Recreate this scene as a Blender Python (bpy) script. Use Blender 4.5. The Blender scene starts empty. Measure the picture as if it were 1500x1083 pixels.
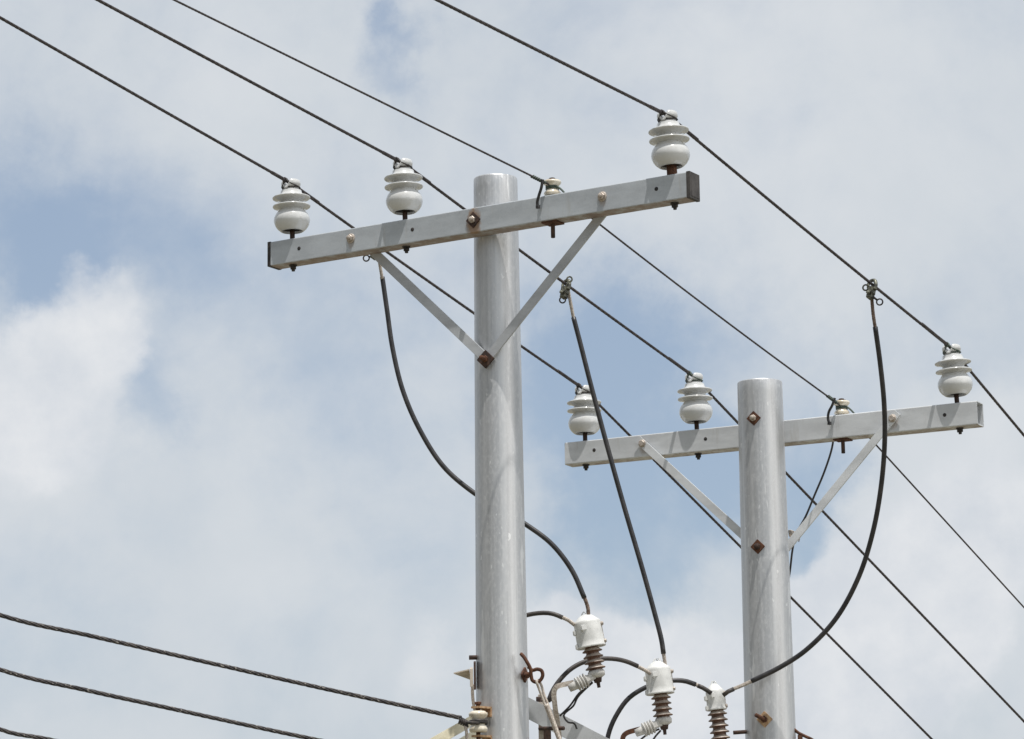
import bpy, bmesh, math, random
from mathutils import Vector, Matrix, Quaternion
random.seed(7)
V = Vector
sc = bpy.context.scene
col = sc.collection

# ------------------------------------------------------------------ camera
FPX = 4400.0                      # focal length in photo pixels (1500 wide)
PITCH = math.radians(11.43)
ROLL = 0.0140
C = V((0, 0, 6.0))
F = V((0, math.cos(PITCH), math.sin(PITCH)))
R0 = V((1, 0, 0)); U0 = V((0, -math.sin(PITCH), math.cos(PITCH)))
R = (R0 * math.cos(ROLL) - U0 * math.sin(ROLL))
U = (R0 * math.sin(ROLL) + U0 * math.cos(ROLL))
cam_data = bpy.data.cameras.new("camera")
cam = bpy.data.objects.new("camera", cam_data); col.objects.link(cam)
cam.matrix_world = Matrix(((R.x, U.x, -F.x, C.x), (R.y, U.y, -F.y, C.y), (R.z, U.z, -F.z, C.z), (0, 0, 0, 1)))
cam_data.sensor_width = 36.0
cam_data.lens = 36.0 * FPX / 1500.0
cam_data.clip_start = 0.1; cam_data.clip_end = 6000
sc.camera = cam

def ray(px, py):
    return F + R * ((px - 750) / FPX) - U * ((py - 541.5) / FPX)
def P(px, py, d):
    """photo pixel + depth along the view axis -> world point"""
    return C + ray(px, py) * d
def proj(p):
    q = p - C; d = q.dot(F)
    return (750 + FPX * q.dot(R) / d, 541.5 - FPX * q.dot(U) / d, d)

# ------------------------------------------------------------------ light
SUN_H = V((0.36, -0.933, 0)) * 0.280
SUN = (SUN_H + V((0, 0, 1))).normalized()
SUN_EL = math.asin(SUN.z); SUN_AZ = math.atan2(SUN.x, SUN.y)
sd = bpy.data.lights.new("sun", 'SUN'); sd.energy = 4.2; sd.angle = math.radians(0.53); sd.color = (1.0, 0.97, 0.925)
so = bpy.data.objects.new("sun", sd); col.objects.link(so)
so.rotation_euler = SUN.to_track_quat('Z', 'Y').to_euler(); so.location = (0, 0, 40)
sc.view_settings.view_transform = 'Standard'; sc.view_settings.look = 'None'
sc.view_settings.exposure = 0.0; sc.view_settings.gamma = 1.0

# ------------------------------------------------------------------ sky
world = bpy.data.worlds.new("World"); sc.world = world
world.use_nodes = True
nt = world.node_tree; nt.nodes.clear()
def wn(t, **k):
    n = nt.nodes.new(t)
    for a, b in k.items(): setattr(n, a, b)
    return n
def wl(a, b): nt.links.new(a, b)
def wmath(op, a, b=None, c=None, clamp=False):
    n = wn('ShaderNodeMath', operation=op); n.use_clamp = clamp
    for i, x in enumerate((a, b, c)):
        if x is None: continue
        if isinstance(x, (int, float)): n.inputs[i].default_value = x
        else: wl(x, n.inputs[i])
    return n.outputs[0]
def wnoise(vec, scale, detail, rough, dist=0.0):
    n = wn('ShaderNodeTexNoise'); n.inputs['Scale'].default_value = scale
    n.inputs['Detail'].default_value = detail; n.inputs['Roughness'].default_value = rough
    n.inputs['Distortion'].default_value = dist
    wl(vec, n.inputs['Vector']); return n
SKY_STRENGTH = 0.10
out = wn('ShaderNodeOutputWorld'); bg = wn('ShaderNodeBackground'); bg.inputs['Strength'].default_value = SKY_STRENGTH
wl(bg.outputs[0], out.inputs[0])
sky = wn('ShaderNodeTexSky', sky_type='NISHITA'); sky.sun_disc = False
sky.sun_elevation = SUN_EL; sky.sun_rotation = SUN_AZ
sky.altitude = 100; sky.air_density = 1.0; sky.dust_density = 1.5; sky.ozone_density = 1.5
tc = wn('ShaderNodeTexCoord'); dvec = tc.outputs['Generated']
# ragged cloud edges: warp the direction with noise before measuring the cloud banks
wob = wnoise(dvec, 22.0, 6.0, 0.62)
sub = wn('ShaderNodeVectorMath', operation='SUBTRACT'); wl(wob.outputs['Color'], sub.inputs[0]); sub.inputs[1].default_value = (0.5, 0.5, 0.5)
scl = wn('ShaderNodeVectorMath', operation='SCALE'); wl(sub.outputs[0], scl.inputs[0]); scl.inputs['Scale'].default_value = 0.055
wd = wn('ShaderNodeVectorMath', operation='ADD'); wl(dvec, wd.inputs[0]); wl(scl.outputs[0], wd.inputs[1])
wvec = wd.outputs[0]
def bank(total, px, py, rad, w, vec=None):
    """one cloud bank (or gap, w < 0) at a fixed direction of the sky; rad in photo pixels"""
    c = ray(px, py).normalized()
    dn = wn('ShaderNodeVectorMath', operation='DISTANCE'); wl(vec or wvec, dn.inputs[0]); dn.inputs[1].default_value = c
    m = wn('ShaderNodeMapRange', interpolation_type='SMOOTHSTEP')
    wl(dn.outputs['Value'], m.inputs[0])
    m.inputs[1].default_value = 0.0; m.inputs[2].default_value = rad / FPX
    m.inputs[3].default_value = w; m.inputs[4].default_value = 0.0
    return m.outputs[0] if total is None else wmath('ADD', total, m.outputs[0])
GAPS = [  # px, py, radius, weight
    (590, 45, 80, -.50), (578, 125, 75, -.38), (560, 5, 60, -.15), (560, 10, 50, -.2),
    (30, 340, 190, -.55), (130, 400, 150, -.35), (250, 330, 170, -.30), (20, 440, 120, -.30), (330, 420, 150, -.25),
    (230, 560, 110, -.28), (480, 480, 170, -.22), (250, 620, 80, -.2), (500, 620, 150, -.12), (640, 430, 120, -.12),
    (860, 480, 170, -.60), (960, 560, 190, -.55), (830, 640, 180, -.65), (950, 740, 190, -.62), (1060, 700, 130, -.45),
    (830, 790, 130, -.40), (960, 880, 110, -.35), (1190, 690, 150, -.50), (1190, 780, 110, -.35), (1100, 470, 160, -.18),
    (1300, 520, 200, -.14), (1000, 430, 200, -.20), (1180, 560, 160, -.22),
    (640, 880, 120, -.08), (1300, 1000, 90, -.12), (390, 1000, 200, -.05),
]
PUFFS = [
    (60, 560, 170, .38), (140, 500, 100, .38), (200, 430, 60, .25), (30, 650, 170, .25),
    (1290, 900, 150, .55), (1215, 875, 70, .50), (1380, 780, 190, .50), (1470, 660, 160, .40), (1250, 1010, 150, .30),
    (1030, 985, 90, .60), (880, 1010, 120, .55), (800, 960, 90, .45), (1050, 1060, 120, .45), (930, 1075, 120, .45),
    (1360, 640, 110, .12), (300, 60, 300, .12), (100, 150, 250, .10), (1200, 200, 500, .22), (400, 880, 350, .14), (640, 970, 70, .25),
]
dens = None
for b in [(q[0], q[1], q[2], q[3] * 1.03) for q in GAPS] + PUFFS: dens = bank(dens, *b)
fb = wnoise(dvec, 13.0, 8.0, 0.58, 0.3)
fb2 = wnoise(dvec, 46.0, 7.0, 0.6, 0.2)
v = wmath('MULTIPLY_ADD', fb.outputs['Fac'], 1.05, -0.525)
v2 = wmath('MULTIPLY_ADD', fb2.outputs['Fac'], 0.42, -0.21)
tot = wmath('ADD', wmath('ADD', dens, v), wmath('ADD', v2, 0.73))
cr = wn('ShaderNodeMapRange', interpolation_type='SMOOTHSTEP')
wl(tot, cr.inputs[0]); cr.inputs[1].default_value = 0.0; cr.inputs[2].default_value = 1.0
cr.inputs[3].default_value = 0.15; cr.inputs[4].default_value = 0.97
# cloud brightness: puffs white, veil grey
bright = None
for b in [(60, 560, 200, .55), (150, 480, 110, .45), (1290, 900, 200, .55), (1215, 870, 90, .4), (1400, 800, 200, .35), (1030, 985, 120, .7), (880, 1000, 150, .7), (800, 950, 110, .6),
          (1050, 1060, 160, .6), (330, 80, 200, .25), (1150, 150, 420, .30), (640, 960, 90, .3), (1480, 640, 130, .4), (560, 60, 90, .2)]:
    bright = bank(bright, *b)
bn = wmath('MULTIPLY_ADD', wnoise(dvec, 18.0, 7.0, 0.6, 0.4).outputs['Fac'], 0.9, -0.30)
bright = wmath('ADD', bright, bn, clamp=True)
cm = wn('ShaderNodeMix', data_type='RGBA'); wl(bright, cm.inputs[0])
k = 1.0 / SKY_STRENGTH
cm.inputs[6].default_value = (0.625 * k, 0.670 * k, 0.715 * k, 1)
cm.inputs[7].default_value = (0.765 * k, 0.785 * k, 0.810 * k, 1)
# unseen banks added behind the viewer to grade the poles: bright right, dark left
def unseen_bank(d, r0, r1):
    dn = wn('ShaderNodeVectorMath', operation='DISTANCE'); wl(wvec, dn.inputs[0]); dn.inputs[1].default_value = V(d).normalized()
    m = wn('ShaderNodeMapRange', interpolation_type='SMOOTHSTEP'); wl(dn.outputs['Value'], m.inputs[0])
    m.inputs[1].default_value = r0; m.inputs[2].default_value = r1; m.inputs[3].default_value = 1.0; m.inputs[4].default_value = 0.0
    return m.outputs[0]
# thin haze over the blue
hz = wn('ShaderNodeMix', data_type='RGBA'); hz.inputs[0].default_value = 0.40
wl(sky.outputs[0], hz.inputs[6]); hz.inputs[7].default_value = (0.40 * k, 0.525 * k, 0.71 * k, 1)
mx = wn('ShaderNodeMix', data_type='RGBA'); wl(cr.outputs[0], mx.inputs[0]); wl(hz.outputs[2], mx.inputs[6]); wl(cm.outputs[2], mx.inputs[7])
def over(base, fac, rgb):
    n = wn('ShaderNodeMix', data_type='RGBA'); wl(fac, n.inputs[0]); wl(base, n.inputs[6]); n.inputs[7].default_value = (rgb[0] * k, rgb[1] * k, rgb[2] * k, 1); return n.outputs[2]
# heaped cumulus with firmer, billowed edges
wob2 = wnoise(dvec, 58.0, 5.0, 0.55)
sub2 = wn('ShaderNodeVectorMath', operation='SUBTRACT'); wl(wob2.outputs['Color'], sub2.inputs[0]); sub2.inputs[1].default_value = (0.5, 0.5, 0.5)
scl2 = wn('ShaderNodeVectorMath', operation='SCALE'); wl(sub2.outputs[0], scl2.inputs[0]); scl2.inputs['Scale'].default_value = 0.020
wd2 = wn('ShaderNodeVectorMath', operation='ADD'); wl(dvec, wd2.inputs[0]); wl(scl2.outputs[0], wd2.inputs[1])
heap = None
for b in [(1300, 950, 250, .9), (1235, 895, 130, .8), (1210, 980, 150, .6), (1370, 850, 230, .7), (1450, 740, 220, .5), (1230, 1070, 180, .5),
          (865, 955, 130, .75), (800, 925, 115, .6), (900, 1020, 160, .7), (790, 1010, 150, .6), (1030, 980, 140, .8), (985, 1020, 120, .6), (1060, 1060, 160, .7), (960, 1085, 150, .6),
          (70, 560, 200, .6), (130, 490, 130, .55), (190, 425, 80, .4), (30, 650, 220, .5), (205, 520, 70, .25), (640, 975, 80, .45), (110, 390, 60, .3), (700, 1050, 90, .3)]:
    heap = bank(heap, *b, vec=wd2.outputs[0])
heap = wmath('ADD', heap, wmath('MULTIPLY_ADD', wnoise(dvec, 75.0, 5.0, 0.55).outputs['Fac'], 0.55, -0.275))
hm = wn('ShaderNodeMapRange', interpolation_type='SMOOTHSTEP'); wl(heap, hm.inputs[0])
hm.inputs[1].default_value = .30; hm.inputs[2].default_value = .68; hm.inputs[3].default_value = 0; hm.inputs[4].default_value = .88
hcol = wn('ShaderNodeMix', data_type='RGBA'); wl(wmath('ADD', wmath('MULTIPLY_ADD', wnoise(dvec, 34.0, 6.0, 0.6).outputs['Fac'], 2.2, -0.75), 0.0, clamp=True), hcol.inputs[0])
hcol.inputs[6].default_value = (.645 * k, .685 * k, .74 * k, 1); hcol.inputs[7].default_value = (.835 * k, .845 * k, .86 * k, 1)
cl = wn('ShaderNodeMix', data_type='RGBA'); wl(hm.outputs[0], cl.inputs[0]); wl(mx.outputs[2], cl.inputs[6]); wl(hcol.outputs[2], cl.inputs[7])
sk = over(cl.outputs[2], unseen_bank((-.93, -.35, .22), .25, 1.05), (.20, .215, .235))  # dark bank added to darken the poles' left side
sk = over(sk, unseen_bank((.80, -.56, .26), .10, .55), (2.15, 2.13, 2.09))  # bright bank added to give the poles their highlight
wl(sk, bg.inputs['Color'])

# ------------------------------------------------------------------ materials
class Mat:
    def __init__(s, name, rough=0.5, metal=0.0, spec=0.5):
        s.m = bpy.data.materials.new(name); s.m.use_nodes = True
        s.t = s.m.node_tree; s.b = s.t.nodes['Principled BSDF']
        s.b.inputs['Roughness'].default_value = rough; s.b.inputs['Metallic'].default_value = metal
        s.b.inputs['Specular IOR Level'].default_value = spec
        s.tc = s.t.nodes.new('ShaderNodeTexCoord').outputs['Object']
    def vec(s, scale=(1, 1, 1), loc=(0, 0, 0)):
        mp = s.t.nodes.new('ShaderNodeMapping'); mp.inputs['Scale'].default_value = scale; mp.inputs['Location'].default_value = loc
        s.t.links.new(s.tc, mp.inputs['Vector']); return mp.outputs[0]
    def noise(s, scale, detail=5, rough=0.6, vec=None, dist=0.0):
        n = s.t.nodes.new('ShaderNodeTexNoise'); n.inputs['Scale'].default_value = scale; n.inputs['Detail'].default_value = detail
        n.inputs['Roughness'].default_value = rough; n.inputs['Distortion'].default_value = dist
        s.t.links.new(vec or s.tc, n.inputs['Vector']); return n.outputs['Fac']
    def remap(s, x, a, b, lo=0.0, hi=1.0, smooth=True):
        n = s.t.nodes.new('ShaderNodeMapRange'); n.interpolation_type = 'SMOOTHSTEP' if smooth else 'LINEAR'
        s.t.links.new(x, n.inputs[0])
        for i, q in enumerate((a, b, lo, hi)): n.inputs[i + 1].default_value = q
        return n.outputs[0]
    def math(s, op, a, b):
        n = s.t.nodes.new('ShaderNodeMath'); n.operation = op
        for i, q in enumerate((a, b)):
            if isinstance(q, (int, float)): n.inputs[i].default_value = q
            else: s.t.links.new(q, n.inputs[i])
        return n.outputs[0]
    def mix(s, fac, a, b):
        n = s.t.nodes.new('ShaderNodeMix'); n.data_type = 'RGBA'
        if isinstance(fac, (int, float)): n.inputs[0].default_value = fac
        else: s.t.links.new(fac, n.inputs[0])
        for i, q in ((6, a), (7, b)):
            if isinstance(q, tuple): n.inputs[i].default_value = (*q, 1)
            else: s.t.links.new(q, n.inputs[i])
        return n.outputs[2]
    def color(s, c):
        if isinstance(c, tuple): s.b.inputs['Base Color'].default_value = (*c, 1)
        else: s.t.links.new(c, s.b.inputs['Base Color'])
        return s
    def put(s, name, x): s.t.links.new(x, s.b.inputs[name]); return s
    def bump(s, h, strength=0.3, dist=0.002):
        n = s.t.nodes.new('ShaderNodeBump'); n.inputs['Strength'].default_value = strength; n.inputs['Distance'].default_value = dist
        s.t.links.new(h, n.inputs['Height']); s.t.links.new(n.outputs[0], s.b.inputs['Normal']); return s
    def axis(s, i):
        n = s.t.nodes.new('ShaderNodeSeparateXYZ'); s.t.links.new(s.tc, n.inputs[0]); return n.outputs[i]
    def normal_z(s):
        g = s.t.nodes.new('ShaderNodeNewGeometry'); n = s.t.nodes.new('ShaderNodeSeparateXYZ')
        s.t.links.new(g.outputs['Normal'], n.inputs[0]); return n.outputs[2]

M = {}
m = Mat('galvanised_pole', 0.36, 0.58)
streak = m.noise(1.0, 6, 0.65, m.vec((34, 34, 0.55)))
fine = m.noise(105, 4, 0.72, m.vec((1, 1, 0.45)))
blot = m.noise(5, 5, 0.6, m.vec((1, 1, 0.5)))
c = m.mix(m.remap(streak, .34, .66), (.46, .465, .472), (.62, .625, .63))
c = m.mix(m.remap(blot, .42, .68, 0, .45), c, (.56, .565, .57))
c = m.mix(m.remap(fine, .44, .68, 0, .4), c, (.73, .735, .745))
drip = m.noise(1.0, 3, 0.5, m.vec((26, 26, 3.2), (3.1, 0.7, 1.3)))
c = m.mix(m.remap(drip, .655, .69, 0, .6), c, (.82, .82, .81))
spot = m.noise(1.0, 2, 0.5, m.vec((46, 46, 20), (1.7, 4.2, 0.3))); c = m.mix(m.remap(spot, .70, .72, 0, .6), c, (.85, .85, .84))
grime = m.noise(1.0, 5, 0.6, m.vec((15, 15, 1.1), (5.1, 2.2, 7.3))); c = m.mix(m.remap(grime, .58, .70, 0, .35), c, (.33, .335, .335))
m.color(c); m.put('Roughness', m.remap(fine, .3, .7, .33, .50)); m.bump(m.math('ADD', m.math('MULTIPLY', fine, .5), m.remap(drip, .655, .70)), .25, .002); M['pole'] = m.m

def steel(name, base, rust_z=None, worn=.3, halos=()):
    m = Mat(name, 0.50, 0.15)
    a = m.noise(9, 6, 0.65, m.vec((.35, 1, 1))); b = m.noise(160, 3, 0.7)
    lo = tuple(x * .86 for x in base); hi = tuple(min(1, x * 1.12) for x in base)
    c = m.mix(m.remap(a, .34, .66), lo, hi)
    c = m.mix(m.remap(b, .35, .75, 0, .22), c, (.65, .66, .67))
    st = m.noise(1.0, 4, 0.6, m.vec((24, 24, 2.2)))
    c = m.mix(m.remap(st, .60, .74, 0, worn), c, (.36, .34, .30))
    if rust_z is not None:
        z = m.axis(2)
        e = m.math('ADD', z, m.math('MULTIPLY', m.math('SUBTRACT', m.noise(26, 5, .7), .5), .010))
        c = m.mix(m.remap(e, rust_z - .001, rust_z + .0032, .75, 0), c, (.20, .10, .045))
    for (hx, hy, hz_, hr, hs) in halos:      # rust bled out round a fastening, running down a little
        mp = m.t.nodes.new('ShaderNodeMapping'); mp.inputs['Location'].default_value = (-hx, -hy, -hz_ * .55); mp.inputs['Scale'].default_value = (1, 1, .55); m.t.links.new(m.tc, mp.inputs[0])
        ln = m.t.nodes.new('ShaderNodeVectorMath'); ln.operation = 'LENGTH'; m.t.links.new(mp.outputs[0], ln.inputs[0])
        e = m.math('ADD', ln.outputs['Value'], m.math('MULTIPLY', m.math('SUBTRACT', m.noise(60, 5, .7), .5), hr * .9))
        c = m.mix(m.remap(e, hr * .55, hr, hs, 0), c, (.30, .17, .08))
    m.color(c); m.put('Roughness', m.remap(b, .3, .7, .42, .58)); m.bump(b, .12, .001)
    return m.m

def simple(name, a, b, rough, metal=0.0, scale=40, coat=0.0, bump=0.0, spec=0.5):
    m = Mat(name, rough, metal, spec); n = m.noise(scale, 6, .65)
    m.color(m.mix(m.remap(n, .35, .65), a, b))
    if coat: m.b.inputs['Coat Weight'].default_value = coat; m.b.inputs['Coat Roughness'].default_value = .06
    if bump: m.bump(n, bump, .002)
    M[name] = m.m; return m
m = Mat('porcelain', 0.20); n = m.noise(26, 6, .65); n2 = m.noise(9, 4, .6)
c = m.mix(m.remap(n2, .35, .7, 0, .5), (.60, .605, .60), (.50, .50, .485))
c = m.mix(m.remap(n, .55, .72, 0, .45), c, (.40, .365, .31))
m.color(c); m.b.inputs['Coat Weight'].default_value = .5; m.b.inputs['Coat Roughness'].default_value = .08; M['porcelain'] = m.m
simple('cream_porcelain', (.74, .69, .58), (.58, .50, .38), .25, 0, 30, .4)
m = Mat('rust', .85, .1); n = m.noise(70, 6, .7); n2 = m.noise(25, 3, .6)
c = m.mix(m.remap(n, .3, .7), (.050, .020, .012), (.150, .062, .030)); c = m.mix(m.remap(n2, .55, .7, 0, .5), c, (.030, .016, .013))
m.color(c); m.bump(n, .5, .002); M['rust'] = m.m
simple('dark_rust', (.034, .022, .019), (.085, .046, .032), .8, .1, 60, 0, .4)
simple('bolt_metal', (.38, .32, .27), (.56, .50, .44), .5, .4, 120, 0, .3)
simple('black_steel', (.022, .021, .022), (.06, .05, .045), .6, .2, 60)
simple('cap_brown', (.050, .045, .043), (.090, .082, .078), .7, .1, 30)
simple('conductor', (.040, .036, .040), (.115, .10, .10), .55, .25, 75, 0, 0)
m = Mat('weathered_conductor', .6, .15); n = m.noise(50, 5, .6); sp = m.noise(95, 2, .5)
c = m.mix(m.remap(n, .35, .65), (.026, .023, .027), (.080, .070, .066)); m.color(m.mix(m.remap(sp, .63, .68, 0, .8), c, (.30, .28, .25))); M['weathered_conductor'] = m.m
simple('cable_sheath', (.016, .016, .019), (.040, .037, .038), .42, 0, 20)
simple('old_cable_sheath', (.026, .022, .022), (.062, .052, .046), .55, 0, 25)
simple('bare_strand', (.34, .29, .25), (.54, .49, .43), .55, .2, 90, 0, .3)
simple('brown_strand', (.10, .065, .05), (.26, .19, .15), .65, .1, 90, 0, .3)
simple('clamp_bronze', (.040, .040, .034), (.22, .22, .17), .5, .5, 60, 0, .3)
simple('green_wire', (.035, .055, .045), (.10, .125, .10), .6, .1, 90)
simple('white_cover', (.58, .58, .565), (.72, .72, .70), .5, 0, 18)
simple('grey_polymer', (.46, .45, .43), (.62, .60, .56), .5, 0, 40)
simple('guy_strand', (.34, .28, .24), (.60, .55, .48), .7, .1, 130, 0, .4)
simple('tan_paint', (.46, .40, .33), (.60, .53, .45), .55, .05, 30, 0, .1)
simple('rusty_paint', (.32, .17, .08), (.56, .40, .24), .7, .05, 45, 0, .3)
simple('cream_paint', (.60, .54, .38), (.72, .67, .51), .5, .05, 18)
m = Mat('brown_porcelain', .30); n = m.noise(40, 5, .65)
c = m.mix(m.remap(n, .35, .65), (.085, .040, .026), (.155, .078, .048))
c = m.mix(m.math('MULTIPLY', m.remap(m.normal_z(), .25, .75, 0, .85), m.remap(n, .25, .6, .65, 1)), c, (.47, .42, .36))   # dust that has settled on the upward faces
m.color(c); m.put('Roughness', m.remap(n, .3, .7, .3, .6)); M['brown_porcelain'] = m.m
M['arm_grey'] = steel('arm_grey', (.50, .515, .53))
M['pale_brace'] = steel('pale_brace_steel', (.67, .685, .70), None, .15)
M['brace'] = steel('brace_steel', (.46, .475, .495), None, .2)

# ------------------------------------------------------------------ mesh helpers
def add_grid(bm, rings, closed_u=True, cap0=False, cap1=False, smooth=True):
    vs = [[bm.verts.new(p) for p in r] for r in rings]
    n = len(vs[0])
    for i in range(len(vs) - 1):
        for j in range(n if closed_u else n - 1):
            f = bm.faces.new((vs[i][j], vs[i][(j + 1) % n], vs[i + 1][(j + 1) % n], vs[i + 1][j])); f.smooth = smooth
    if cap0: bm.faces.new(list(reversed(vs[0])))
    if cap1: bm.faces.new(vs[-1])
    return vs
def frame_of(axis, hint=None):
    z = V(axis).normalized(); h = V(hint) if hint is not None else (V((0, 0, 1)) if abs(z.z) < .9 else V((1, 0, 0)))
    x = h.cross(z).normalized(); y = z.cross(x); return x, y, z
def lathe(bm, prof, n=40, origin=(0, 0, 0), axis=(0, 0, 1), warp=None):
    x, y, z = frame_of(axis, (0, 1, 0) if abs(V(axis).normalized().y) < .9 else (1, 0, 0)); o = V(origin)
    rings = []
    for r, h in prof:
        ring = []
        for j in range(n):
            a = 2 * math.pi * j / n; r2 = max(r, 1e-5); hx, hy, hh = r2 * math.cos(a), r2 * math.sin(a), h
            if warp: hx, hy, hh = warp(hx, hy, hh)
            ring.append(o + x * hx + y * hy + z * hh)
        rings.append(ring)
    add_grid(bm, rings)
def spline(pts, n=10):
    pts = [V(p) for p in pts]
    if len(pts) < 3: return [pts[0].lerp(pts[1], i / n) for i in range(n + 1)]
    q = [pts[0] * 2 - pts[1]] + pts + [pts[-1] * 2 - pts[-2]]; o = []
    for i in range(1, len(q) - 2):
        p0, p1, p2, p3 = q[i - 1:i + 3]
        a, b, c2 = (p1 - p0).length ** .5, (p2 - p1).length ** .5, (p3 - p2).length ** .5
        for j in range(n):
            t = a + b * j / n
            A1 = p0 * ((a - t) / a) + p1 * (t / a); A2 = p1 * ((a + b - t) / b) + p2 * ((t - a) / b); A3 = p2 * ((a + b + c2 - t) / c2) + p3 * ((t - a - b) / c2)
            B1 = A1 * ((a + b - t) / (a + b)) + A2 * (t / (a + b)); B2 = A2 * ((a + b + c2 - t) / (b + c2)) + A3 * ((t - a) / (b + c2))
            o.append(B1 * ((a + b - t) / b) + B2 * ((t - a) / b))
    o.append(pts[-1]); return o
def frames(pts):
    T = []
    for i in range(len(pts)):
        a = pts[max(i - 1, 0)]; b = pts[min(i + 1, len(pts) - 1)]; T.append((b - a).normalized())
    x, y, _ = frame_of(T[0]); res = [(x, y)]
    for i in range(1, len(pts)):
        q = T[i - 1].rotation_difference(T[i]); x = (q @ x); x = (x - T[i] * x.dot(T[i])).normalized(); res.append((x, T[i].cross(x)))
    return res
def tube(bm, pts, r, n=10, caps=True):
    fr = frames(pts); rr = r if callable(r) else (lambda t: r)
    rings = [[p + x * (math.cos(2 * math.pi * j / n) * rr(i / max(1, len(pts) - 1))) + y * (math.sin(2 * math.pi * j / n) * rr(i / max(1, len(pts) - 1))) for j in range(n)]
             for i, (p, (x, y)) in enumerate(zip(pts, fr))]
    add_grid(bm, rings, True, caps, caps)
def resample(pts, step):
    L = [0]
    for a, b in zip(pts, pts[1:]): L.append(L[-1] + (b - a).length)
    n = max(2, int(L[-1] / step)); o = []; k = 0
    for i in range(n + 1):
        s = L[-1] * i / n
        while k < len(pts) - 2 and L[k + 1] < s: k += 1
        t = (s - L[k]) / max(1e-9, L[k + 1] - L[k]); o.append(pts[k].lerp(pts[k + 1], t))
    return o
def strands(bm, pts, R_, count=6, lay=.16, sides=5, step=.016):
    """a stranded conductor: round wires laid in a helix about the path"""
    pts = resample(pts, step); fr = frames(pts)
    rs = R_ * math.sin(math.pi / count) / (1 + math.sin(math.pi / count)) * 1.06; ro = R_ - rs
    tube(bm, pts, ro * .9, 5)
    for k in range(count):
        pp = []
        for i, (p, (x, y)) in enumerate(zip(pts, fr)):
            a = 2 * math.pi * (k / count + i * step / lay); pp.append(p + x * (ro * math.cos(a)) + y * (ro * math.sin(a)))
        tube(bm, pp, rs, sides)
def box(bm, o, x, y, z, a, b, bev=0.0):
    """box from local corner a to corner b in the frame o + x,y,z"""
    t = bmesh.new(); bmesh.ops.create_cube(t, size=1)
    for w in t.verts: w.co = V([(a[i] + b[i]) / 2 + w.co[i] * (b[i] - a[i]) for i in range(3)])
    if bev: bmesh.ops.bevel(t, geom=t.edges[:], offset=bev, segments=2, affect='EDGES')
    mp = {}
    for w in t.verts: mp[w] = bm.verts.new(V(o) + V(x) * w.co.x + V(y) * w.co.y + V(z) * w.co.z)
    flip = V(x).cross(V(y)).dot(V(z)) < 0
    for f in t.faces:
        vs = [mp[w] for w in f.verts]; bm.faces.new(vs[::-1] if flip else vs)
    t.free()
def torus(bm, o, nrm, R_, r, n=22, s=8, arc=1.0, start=0.0, hint=None):
    x, y, z = frame_of(nrm, hint); pts = []
    k = n if arc >= 1 else n
    if arc >= 1:
        rings = []
        for i in range(n):
            a = 2 * math.pi * i / n; c = V(o) + (x * math.cos(a) + y * math.sin(a)) * R_; d = x * math.cos(a) + y * math.sin(a)
            rings.append([c + d * (r * math.cos(2 * math.pi * j / s)) + z * (r * math.sin(2 * math.pi * j / s)) for j in range(s)])
        rings.append(rings[0]); vs = [[bm.verts.new(p) for p in q] for q in rings[:-1]]
        for i in range(n):
            for j in range(s):
                f = bm.faces.new((vs[i][j], vs[(i + 1) % n][j], vs[(i + 1) % n][(j + 1) % s], vs[i][(j + 1) % s])); f.smooth = True
    else:
        for i in range(k + 1):
            a = 2 * math.pi * (start + arc * i / k); pts.append(V(o) + (x * math.cos(a) + y * math.sin(a)) * R_)
        tube(bm, pts, r, s)
def cyl(bm, a, b, r, n=16, bev=.12):
    a, b = V(a), V(b); L = (b - a).length; e = min(r * bev, L * .3)
    lathe(bm, [(0, 0), (r - e, 0), (r, e), (r, L - e), (r - e, L), (0, L)], n, a, b - a)
def hexa(bm, o, axis, r, h, rot=0.0):
    x, y, z = frame_of(axis); o = V(o); rings = []
    for rr, hh in ((r * .93, 0), (r, h * .12), (r, h * .85), (r * .88, h)):
        rings.append([o + x * (rr * math.cos(rot + j * math.pi / 3)) + y * (rr * math.sin(rot + j * math.pi / 3)) + z * hh for j in range(6)])
    add_grid(bm, rings, True, True, True, False)

# ------------------------------------------------------------------ objects, parts, tags
MW = {}
def thing(name, label, cat, loc, rot=None, group=None):
    o = bpy.data.objects.new(name, None); col.objects.link(o); o.empty_display_size = .05
    mw = Matrix.Translation(V(loc)) @ (rot.to_4x4() if rot is not None else Matrix.Identity(4))
    o.matrix_world = mw; MW[o.name] = mw; tag(o, label, cat, group); return o
def tag(o, label=None, cat=None, group=None, kind=None):
    if label: o['label'] = label
    if cat: o['category'] = cat
    if group: o['group'] = group
    if kind: o['kind'] = kind
def obj(name, bm, mat, parent=None, local=False, label=None):
    """link a bmesh as one mesh object; world coordinates unless local, parented under its thing or part"""
    if parent is not None:
        mw = MW[parent.name]
        if not local: bm.transform(mw.inverted())
    bmesh.ops.recalc_face_normals(bm, faces=bm.faces[:])
    me = bpy.data.meshes.new(name); bm.to_mesh(me); bm.free(); me.materials.append(mat)
    o = bpy.data.objects.new(name, me); col.objects.link(o)
    if parent is not None: o.parent = parent; MW[o.name] = MW[parent.name]
    else: MW[o.name] = Matrix.Identity(4)
    if label: o['label'] = label
    return o
def dup(root, mw, label):
    def cp(o, par):
        c = o.copy(); col.objects.link(c); c.parent = par
        for ch in [q for q in all_objs if q.parent == o]: cp(ch, c)
        return c
    all_objs = list(col.objects); r = cp(root, None); r.matrix_world = mw; MW[r.name] = mw; r['label'] = label; return r

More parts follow.
